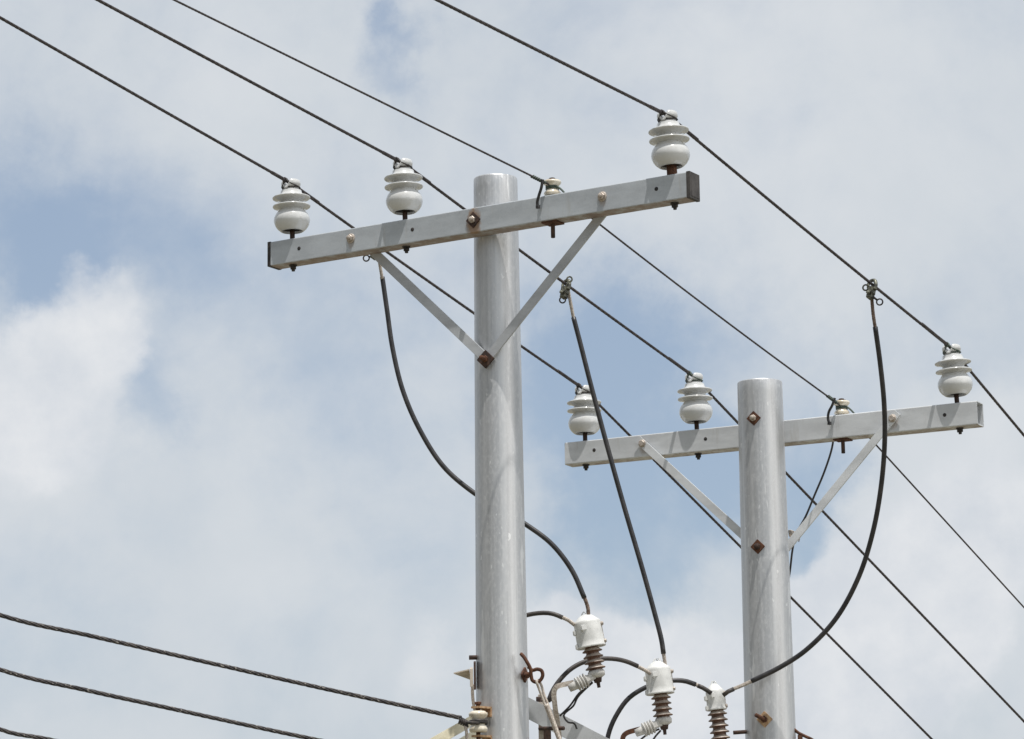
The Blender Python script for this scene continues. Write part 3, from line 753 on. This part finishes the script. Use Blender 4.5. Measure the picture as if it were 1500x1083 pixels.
# ------------------------------------------------------------------ surge arresters
def arrester(px, py, depth, tilt, cap_s, label, sheds, pitch, strap_pts, leads, strap_mat, bracket=True, group='white-capped surge arresters'):
    """origin at the foot of the ribbed column; local z along the column, x to the right in the photo"""
    base = P(px, py, depth); zax = (V((0, 0, 1)) - R * math.tan(tilt)).normalized(); xax = (R - zax * R.dot(zax)).normalized(); yax = zax.cross(xax)
    t = thing('surge_arrester', label, 'surge arrester', base, Matrix((xax, yax, zax)).transposed(), group)
    H = pitch * sheds + .006
    bm = bmesh.new(); prof = [(0, 0), (.030, 0), (.030, .004)]
    for k in range(sheds):
        z0 = .004 + pitch * k; prof += [(.027, z0), (.0275, z0 + .004), (.034, z0 + .0055), (.0405, z0 + .0045), (.0423, z0 + .006), (.0415, z0 + .0085), (.034, z0 + .0135), (.028, z0 + .019)]
    prof += [(.027, H), (.027, H + .02), (0, H + .02)]; lathe(bm, prof, 40); obj('ribbed_column', bm, M['brown_porcelain'], t, True)
    s = cap_s; h0 = H - .004; hh = .114 if s > .9 else .088
    bm = bmesh.new(); lathe(bm, [(.020 * s, h0 + .006), (.046 * s, h0 + .004), (.0575 * s, h0 + .001), (.0595 * s, h0), (.061 * s, h0 + .003), (.0605 * s, h0 + .008), (.0585 * s, h0 + .011), (.0578 * s, h0 + .03), (.0572 * s, h0 + .06), (.0565 * s, h0 + hh - .012), (.0552 * s, h0 + hh - .004), (.051 * s, h0 + hh), (.043 * s, h0 + hh + .006), (.030 * s, h0 + hh + .018), (.016 * s, h0 + hh + .025), (0, h0 + hh + .027)], 48)
    cap = obj('cover', bm, M['white_cover'], t, True)
    bm = bmesh.new(); box(bm, (-.018 * s, -.052 * s, h0 + hh * .72), (1, .25, 0), (-.25, 1, 0), (0, 0, 1), (-.014 * s, -.007, -.012), (.012 * s, .006, .011), .003)
    box(bm, (-.026 * s, -.050 * s, h0 + hh * .68), (1, .5, 0), (-.5, 1, 0), (0, 0, 1), (-.003, -.006, -.012), (.003, .004, .012), .001); obj('latch', bm, M['white_cover'], cap, True)
    bm = bmesh.new()
    for zz in (h0 + hh * .16, h0 + hh * .80): cyl(bm, (.052 * s, -.012, zz), (.066 * s, -.014, zz), .007, 10); box(bm, (.056 * s, -.004, zz), (1, 0, 0), (0, 1, 0), (0, 0, 1), (0, -.01, -.008), (.008, .012, .008), .002)
    box(bm, (.057 * s, -.002, h0 + hh * .16), (1, 0, 0), (0, 1, 0), (0, 0, 1), (-.002, -.004, 0), (.002, .004, hh * .64), .001)
    obj('side_clip', bm, M['bare_strand'], cap, True)
    for zz in (h0 + .012, h0 + hh * .62):
        bm = bmesh.new(); box(bm, (-.057 * s, -.010, zz), (1, 0, 0), (0, 1, 0), (0, 0, 1), (-.009, -.012, -.012), (.004, .012, .010), .003); obj('hinge', bm, M['white_cover'], cap, True)
    bm = bmesh.new(); tz = h0 + hh + .016
    for an in (-.6, .3, 1.4, 2.6, 3.6):
        tube(bm, spline([V((.018 * s * math.cos(an), .018 * s * math.sin(an), tz)), V((.016 * s * math.cos(an), .016 * s * math.sin(an), tz + .012)), V((.007 * s * math.cos(an + .5), .007 * s * math.sin(an + .5), tz + .022))], 4), lambda q: .004 - .0025 * q, 7)
    obj('top_fingers', bm, M['white_cover'], cap, True)
    if bracket:
        bm = bmesh.new(); lathe(bm, [(0, -.030), (.020, -.030), (.034, -.022), (.036, -.006), (.031, .002), (0, .002)], 32)
        ax = V((-.93, -.10, -.28)).normalized(); o = V((-.006, -.004, -.018))
        box(bm, o, ax, V((0, 1, 0)), ax.cross(V((0, 1, 0))), (0, -.020, -.016), (.045, .020, .014), .005)
        prof = [(0, .035), (.020, .035)]
        for k in range(4): z0 = .042 + .0125 * k; prof += [(.019, z0), (.029, z0 + .001), (.031, z0 + .0035), (.029, z0 + .006), (.019, z0 + .0075)]
        prof += [(.018, .098), (.016, .122), (0, .122)]; lathe(bm, prof, 32, o, ax); br = obj('bracket', bm, M['grey_polymer'], t, True)
        bm = bmesh.new(); lathe(bm, [(0, -.062), (.007, -.062), (.008, -.050), (.015, -.048), (.019, -.030), (.022, -.026), (0, -.026)], 20); hexa(bm, (0, 0, -.070), (0, 0, 1), .008, .01); obj('ground_terminal', bm, M['dark_rust'], t, True)
    if strap_pts:
        pts = resample(spline([P(*q) for q in strap_pts], 8), .008); bm = bmesh.new(); fr = frames(pts); rings = []
        for i, p in enumerate(pts):
            T = (pts[min(i + 1, len(pts) - 1)] - pts[max(i - 1, 0)]).normalized(); vd = (p - C).normalized(); sd_ = T.cross(vd).normalized(); nn = sd_.cross(T)
            rings.append([p + sd_ * a_ * .0105 + nn * b_ * .0085 for a_, b_ in ((-1, -1), (1, -1), (1, 1), (-1, 1))])
        add_grid(bm, rings, True, True, True, False); obj('mounting_strap', bm, M[strap_mat], t)
    for L in leads:
        bm = bmesh.new(); tube(bm, spline([P(*q) for q in L], 8), .0042, 8); obj('ground_wire', bm, M['cable_sheath'], t)
    return t
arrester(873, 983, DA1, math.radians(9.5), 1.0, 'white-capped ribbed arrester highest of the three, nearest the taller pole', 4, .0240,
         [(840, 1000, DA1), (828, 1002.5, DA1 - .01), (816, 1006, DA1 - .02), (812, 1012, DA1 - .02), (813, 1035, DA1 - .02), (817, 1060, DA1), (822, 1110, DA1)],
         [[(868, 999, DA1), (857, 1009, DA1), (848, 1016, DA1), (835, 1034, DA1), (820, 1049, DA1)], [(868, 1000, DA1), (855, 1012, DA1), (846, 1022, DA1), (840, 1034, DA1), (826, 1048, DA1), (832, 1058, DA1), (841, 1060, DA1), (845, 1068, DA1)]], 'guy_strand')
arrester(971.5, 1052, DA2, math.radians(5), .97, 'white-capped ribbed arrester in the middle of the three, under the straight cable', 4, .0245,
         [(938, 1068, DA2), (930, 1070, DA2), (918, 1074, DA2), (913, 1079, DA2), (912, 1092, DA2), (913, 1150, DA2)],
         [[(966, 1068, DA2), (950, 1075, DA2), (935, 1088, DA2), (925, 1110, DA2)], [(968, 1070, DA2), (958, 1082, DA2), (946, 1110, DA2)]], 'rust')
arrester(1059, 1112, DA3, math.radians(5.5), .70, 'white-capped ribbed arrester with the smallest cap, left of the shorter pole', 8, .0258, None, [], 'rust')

# bus cables linking the arresters
def bus(label, segs): return cable(label, segs, 'link_cable', 'short arched cables linking the arresters')
bus('short cable from behind the taller pole to the highest white cap', [
    ('sheath', 'old_cable_sheath', .0095, PP([(722, 935), (748, 910), (773, 901), (798, 898), (812, 900), (824, 905)], 12.5, DA1)),
    ('bare_end', 'bare_strand', .0085, PP([(822, 904), (831, 908), (842, 916)], DA1, DA1))])
bus('arched cable passing behind the highest ribbed arrester to the middle cap', [
    ('sheath', 'old_cable_sheath', .0098, PP([(803, 1028), (810, 1011), (822, 994), (838, 979), (858, 969), (882, 965), (904, 966), (920, 970), (934, 976)], DA1 + .06, DA2)),
    ('bare_end', 'bare_strand', .0085, PP([(932, 975.5), (943, 981), (955, 988)], DA2, DA2))])
bus('arched cable passing behind the middle white cap to the smallest cap', [
    ('sheath', 'cable_sheath', .0105, PP([(885, 1140), (887, 1100), (893, 1070), (904, 1046), (920, 1024), (940, 1010), (960, 1002), (985, 997), (1004, 998), (1019, 1003)], DA2 + .10, DA3)),
    ('bare_end', 'bare_strand', .0085, PP([(1017, 1002), (1024, 1005)], DA3, DA3)),
    ('end_sleeve', 'old_cable_sheath', .0095, PP([(1022, 1004.5), (1031, 1008.5), (1042, 1016)], DA3, DA3))])

# ------------------------------------------------------------------ lower left lines and their spool
DS = 11.60
def low_wire(label, pts, r=.0088):
    bm = bmesh.new(); strands(bm, spline(pts, 12), r, 5, .17, 6, .014); o = obj('service_line', bm, M['weathered_conductor']); tag(o, label, 'wire', 'speckled twisted lines coming in from the left'); return o
def ext_left(l, d0, d1):
    a = P(*l[0], d0); b = P(*l[1], d0 + .1); return [a + (a - b) * 2.5 + V((0, 0, .15))] + PP(l, d0, d1)
L1 = low_wire('speckled twisted line, uppermost of three lower left, ending on the spool rack', ext_left([(0, 901), (130, 931), (260, 960.5), (390, 990), (530, 1021), (676, 1052)], 11.3, DS - .05))
low_wire('speckled twisted line, middle of the three at lower left', ext_left([(0, 981), (130, 1012), (250, 1038), (360, 1062), (465, 1084), (690, 1128)], 11.3, DS - .05))
low_wire('speckled twisted line just showing in the bottom left corner, lowest of three', ext_left([(0, 1068.5), (70, 1083), (300, 1131), (690, 1204)], 11.3, DS - .05))

def spool_rack(cy, label):
    z0 = cy; o = P(700.5, cy, DS); t = thing('spool_rack', label, 'insulator bracket', o, None)
    up = V((0, 0, 1)); px_m = DS / FPX
    bm = bmesh.new(); lathe(bm, [(.008, -.047), (.030, -.047), (.035, -.043), (.0365, -.035), (.033, -.026), (.0265, -.018), (.0255, -.004), (.0265, .006), (.0355, .014), (.0375, .022), (.036, .028), (.031, .030), (.030, .033), (.024, .035), (.008, .035)], 44, o)
    obj('spool', bm, M['cream_porcelain'], t)
    bm = bmesh.new(); cyl(bm, o - up * .120, o + up * .068, .0085, 14); hexa(bm, o + up * .060, up, .015, .010); obj('bolt', bm, M['rust'], t)
    toP = (V((c1.x, c1.y, o.z)) - o); toP.z = 0; dist = toP.length - rad1(o.z); f = toP.normalized(); s = f.cross(up)
    for zz, zl in ((.045, .053), (-.066, -.058)):
        bm = bmesh.new(); box(bm, o, f, s, up, (-.018, -.021, zz), (dist + .002, .021, zl), .001)
        box(bm, o, f, s, up, (dist - .006, -.021, zz - .030), (dist + .004, .021, zl + .001), .001)
        obj('clevis_plate', bm, M['rusty_paint'], t)
    bm = bmesh.new(); pts = []
    for i in range(60):
        an_ = 2 * math.pi * 2.2 * i / 59; pts.append(o + V((.031 * math.cos(an_), .031 * math.sin(an_), -.014 + .012 * i / 59)))
    tube(bm, pts, .006, 8)
    k = P(679, cy + 3, DS - .05)
    for j in range(5): torus(bm, k + R * (.007 * (j - 2)) + V((0, 0, -.003 * (j - 2))), R + V((0, 0, -.3 + .12 * j)), .0115, .0042, 16, 6)
    tube(bm, spline([k, k + R * .02 - F * .012, o - F * .031 + R * .004 - up * .008], 5), .0065, 8)
    obj('tie_wire', bm, M['black_steel'], t)
    bm = bmesh.new(); strands(bm, spline([k + up * .004, P(683, cy + 15, DS - .06), P(684, cy + 40, DS - .06), P(683, cy + 80, DS - .05)], 6), .0065, 5, .09, 5, .010); obj('line_tail', bm, M['bare_strand'], t)
    return t
spool_rack(1055, 'cream spool in a rusty clevis on the lower left of the taller pole')

# cream channel bracket running down to the left behind the spool
def angle_bar(p0, p1, w, d, th, mat, parent, name, face):
    p0, p1 = V(p0), V(p1); dd = (p1 - p0).normalized(); s = face.cross(dd).normalized(); s = -s if s.z < 0 else s; n_ = s.cross(dd); n_ = -n_ if n_.dot(C - p0) < 0 else n_
    L = (p1 - p0).length; bm = bmesh.new(); box(bm, p0, dd, s, n_, (0, -w, 0), (L, 0, th), .001); box(bm, p0, dd, s, n_, (0, -th, -d), (L, 0, -.0005), .001); box(bm, p0, dd, s, n_, (0, -w, -d), (L, -w + th, -.0005), .001)
    return obj(name, bm, M[mat], parent)
t = thing('channel_arm', 'cream painted steel channel sloping down to the left behind the spool', 'steel bracket', P(700, 1050, 12.05))
angle_bar(P(701, 1042, 12.06), P(560, 1122, 11.75), .040, .05, .005, 'cream_paint', t, 'upper_channel', (C - P(690, 1060, 12)).normalized())
angle_bar(P(706, 1062, 12.04), P(570, 1146, 11.72), .040, .05, .005, 'cream_paint', t, 'lower_channel', (C - P(690, 1060, 12)).normalized())

# small angle bracket and strap on the pole's left side
dB = proj(V((c1.x, c1.y, 7)))[2]
t = thing('angle_bracket', 'tan steel angle bracket with a band on the left side of the taller pole', 'bracket', P(692, 1000, dB - .02))
bm = bmesh.new(); up = V((0, 0, 1)); e = P(689, 983, dB - .035); l = (R * .8 - F * .6); l.z = 0; l.normalize(); dpt = V((0, 0, 1)).cross(l)
tri = [P(664.5, 985.5, dB - .05), P(687.5, 980, dB - .05), P(690, 980.5, dB + .03), P(689.5, 1001, dB - .05)]
th_ = V((0, 0, -.0045))
vs = [bm.verts.new(p) for p in (tri[0], tri[1], P(689, 994.5, dB + .06))]; vs2 = [bm.verts.new(V(p.co) + th_) for p in vs]
bm.faces.new(vs); bm.faces.new(vs2[::-1])
for i in range(3): bm.faces.new((vs[i], vs[(i + 1) % 3], vs2[(i + 1) % 3], vs2[i]))
box(bm, P(691, 980, dB - .05), R, F, up, (-.0075, 0, -.070), (.004, .055, .0005), .001)
obj('angle_plate', bm, M['tan_paint'], t)
bm = bmesh.new(); box(bm, P(694.5, 975, dB - .03), R, F, up, (-.002, 0, -.095), (.006, .05, .012), .001); obj('backing_strip', bm, M['dark_rust'], t)
bm = bmesh.new(); pts = spline([P(692, 1003, dB - .06), P(692.2, 1018, dB - .06), P(694, 1034, dB - .06), P(697, 1046, dB - .06)], 6)
add_grid(bm, [[p - R * .006, p + R * .006, p + R * .006 + F * .02, p - R * .006 + F * .02] for p in pts], True, True, True, False); obj('strap', bm, M['bare_strand'], t)
def stub(px0, py0, px1, py1, d, parent, r=.009):
    bm = bmesh.new(); a, b = P(px0, py0, d), P(px1, py1, d); cyl(bm, a, b, r, 14); return obj('step_bolt', bm, M['dark_rust'], parent)
stub(687, 963.5, 712, 963, dB + .02, t1); stub(1074, 1073.5, 1110, 1071, proj(V((c2.x, c2.y, 6.9)))[2], t2, .0085)

# ------------------------------------------------------------------ eye hook and guy grip on the right side of the front pole
pb, nb = pole_face(c1, rad1, 768, 989)
t = thing('guy_hook', 'rusty hooked eye bolt on the right side of the taller pole holding a guy rope', 'hook', pb)
bm = bmesh.new(); dh = proj(pb)[2]
diam = (nb + R * .2).normalized(); x_, y_, z_ = frame_of(diam); box(bm, pb - nb * .002, (x_ + y_).normalized(), (y_ - x_).normalized(), diam, (-.022, -.022, 0), (.022, .022, .008), .001)
cyl(bm, pb, P(775, 988, dh - .06), .008, 12); hexa(bm, P(770, 989, dh - .025), (R * .9 - F * .4), .014, .013); obj('anchor_bolt', bm, M['rust'], t)
bm = bmesh.new(); tube(bm, spline([P(763, 958, dh - .05), P(767, 962, dh - .06), P(772, 970, dh - .07), P(777, 980, dh - .07), P(778, 990, dh - .07), P(780, 997, dh - .07), P(786, 999.5, dh - .07), P(792, 996, dh - .07), P(795, 989, dh - .07), P(793, 982.5, dh - .07), P(787, 980.5, dh - .07), P(780, 982, dh - .06), P(774, 977, dh - .05)], 7), .0072, 10)
obj('hook', bm, M['rust'], t)
t = thing('guy_rope', 'pale twisted guy rope hanging from the hook beside the taller pole', 'rope', P(786, 997, dh - .07))
bm = bmesh.new(); tube(bm, spline([P(789, 996.5, dh - .055), P(786, 998.5, dh - .085), P(790, 1010, dh - .085), P(799, 1035, dh - .09), P(812, 1068, dh - .10), P(838, 1140, dh - .15)], 8), .0052, 8)
tube(bm, spline([P(789, 996.5, dh - .055), P(793, 1004, dh - .06), P(797, 1018, dh - .07), P(803, 1033, dh - .08), P(815, 1066, dh - .09), P(841, 1140, dh - .14)], 8), .0052, 8); obj('rope_legs', bm, M['guy_strand'], t)
bm = bmesh.new(); strands(bm, spline([P(800, 1032, dh - .095), P(813, 1066, dh - .105), P(840, 1140, dh - .155), P(950, 1420, dh - .4)], 8), .0092, 4, .06, 6, .008); obj('wrapped_grip', bm, M['guy_strand'], t)
# rear pole's eye bolt at the frame's edge
pe = P(1163, 1069, proj(V((c2.x, c2.y, 7)))[2] - .03); de = proj(pe)[2]
t = thing('eye_bolt', 'rusty eye bolt at the right side of the shorter pole', 'hook', pe)
bm = bmesh.new(); tube(bm, spline([P(1156, 1066, de + .02), P(1162, 1068, de), P(1170, 1074, de), P(1180, 1079, de), P(1190, 1084, de), P(1197, 1092, de), P(1196, 1102, de), P(1187, 1106, de), P(1178, 1101, de), P(1174, 1090, de), P(1171, 1078, de)], 7), .0068, 10)
box(bm, P(1172, 1079, de), R, F, V((0, 0, 1)), (-.010, -.010, -.018), (.010, .010, .008), .003); obj('eye', bm, M['rust'], t)

# ------------------------------------------------------------------ platform bar and post at the bottom
nb_ = (C - P(820, 1050, 12.3)).normalized()
t = thing('platform_bar', 'pale grey flat steel bar sloping down right from behind the taller pole', 'steel bar', P(775, 1022, 12.5))
angle_bar(P(738, 1003, 12.62), P(1010, 1143, 12.5), .082, .06, .006, 'arm_grey', t, 'flat_bar', nb_)
bm = bmesh.new(); cyl(bm, P(790, 1067.5, 12.45), P(826, 1067, 12.36), .0085, 12); obj('through_bolt', bm, M['dark_rust'], t)
t = thing('support_post', 'narrow rusty grey steel post behind the sloping bar right of the taller pole', 'steel post', P(792, 1100, 12.62))
bm = bmesh.new(); box(bm, P(792, 1022, 12.66), R, F, V((0, 0, 1)), (-.011, 0, -.55), (.010, .02, .012), .001); obj('post', bm, M['bare_strand'], t)
bm = bmesh.new(); box(bm, P(800, 1053, 12.68), R, F, V((0, 0, 1)), (-.013, 0, -.30), (.020, .02, .02), .001); obj('side_plate', bm, M['dark_rust'], t)
bm = bmesh.new(); cyl(bm, P(789, 1021, 12.64), P(789, 1028, 12.64), .011, 12); tube(bm, spline([P(790, 1026, 12.64), P(800, 1028, 12.6), P(811, 1025, 12.55)], 5), .005, 8); obj('bolt', bm, M['dark_rust'], t)
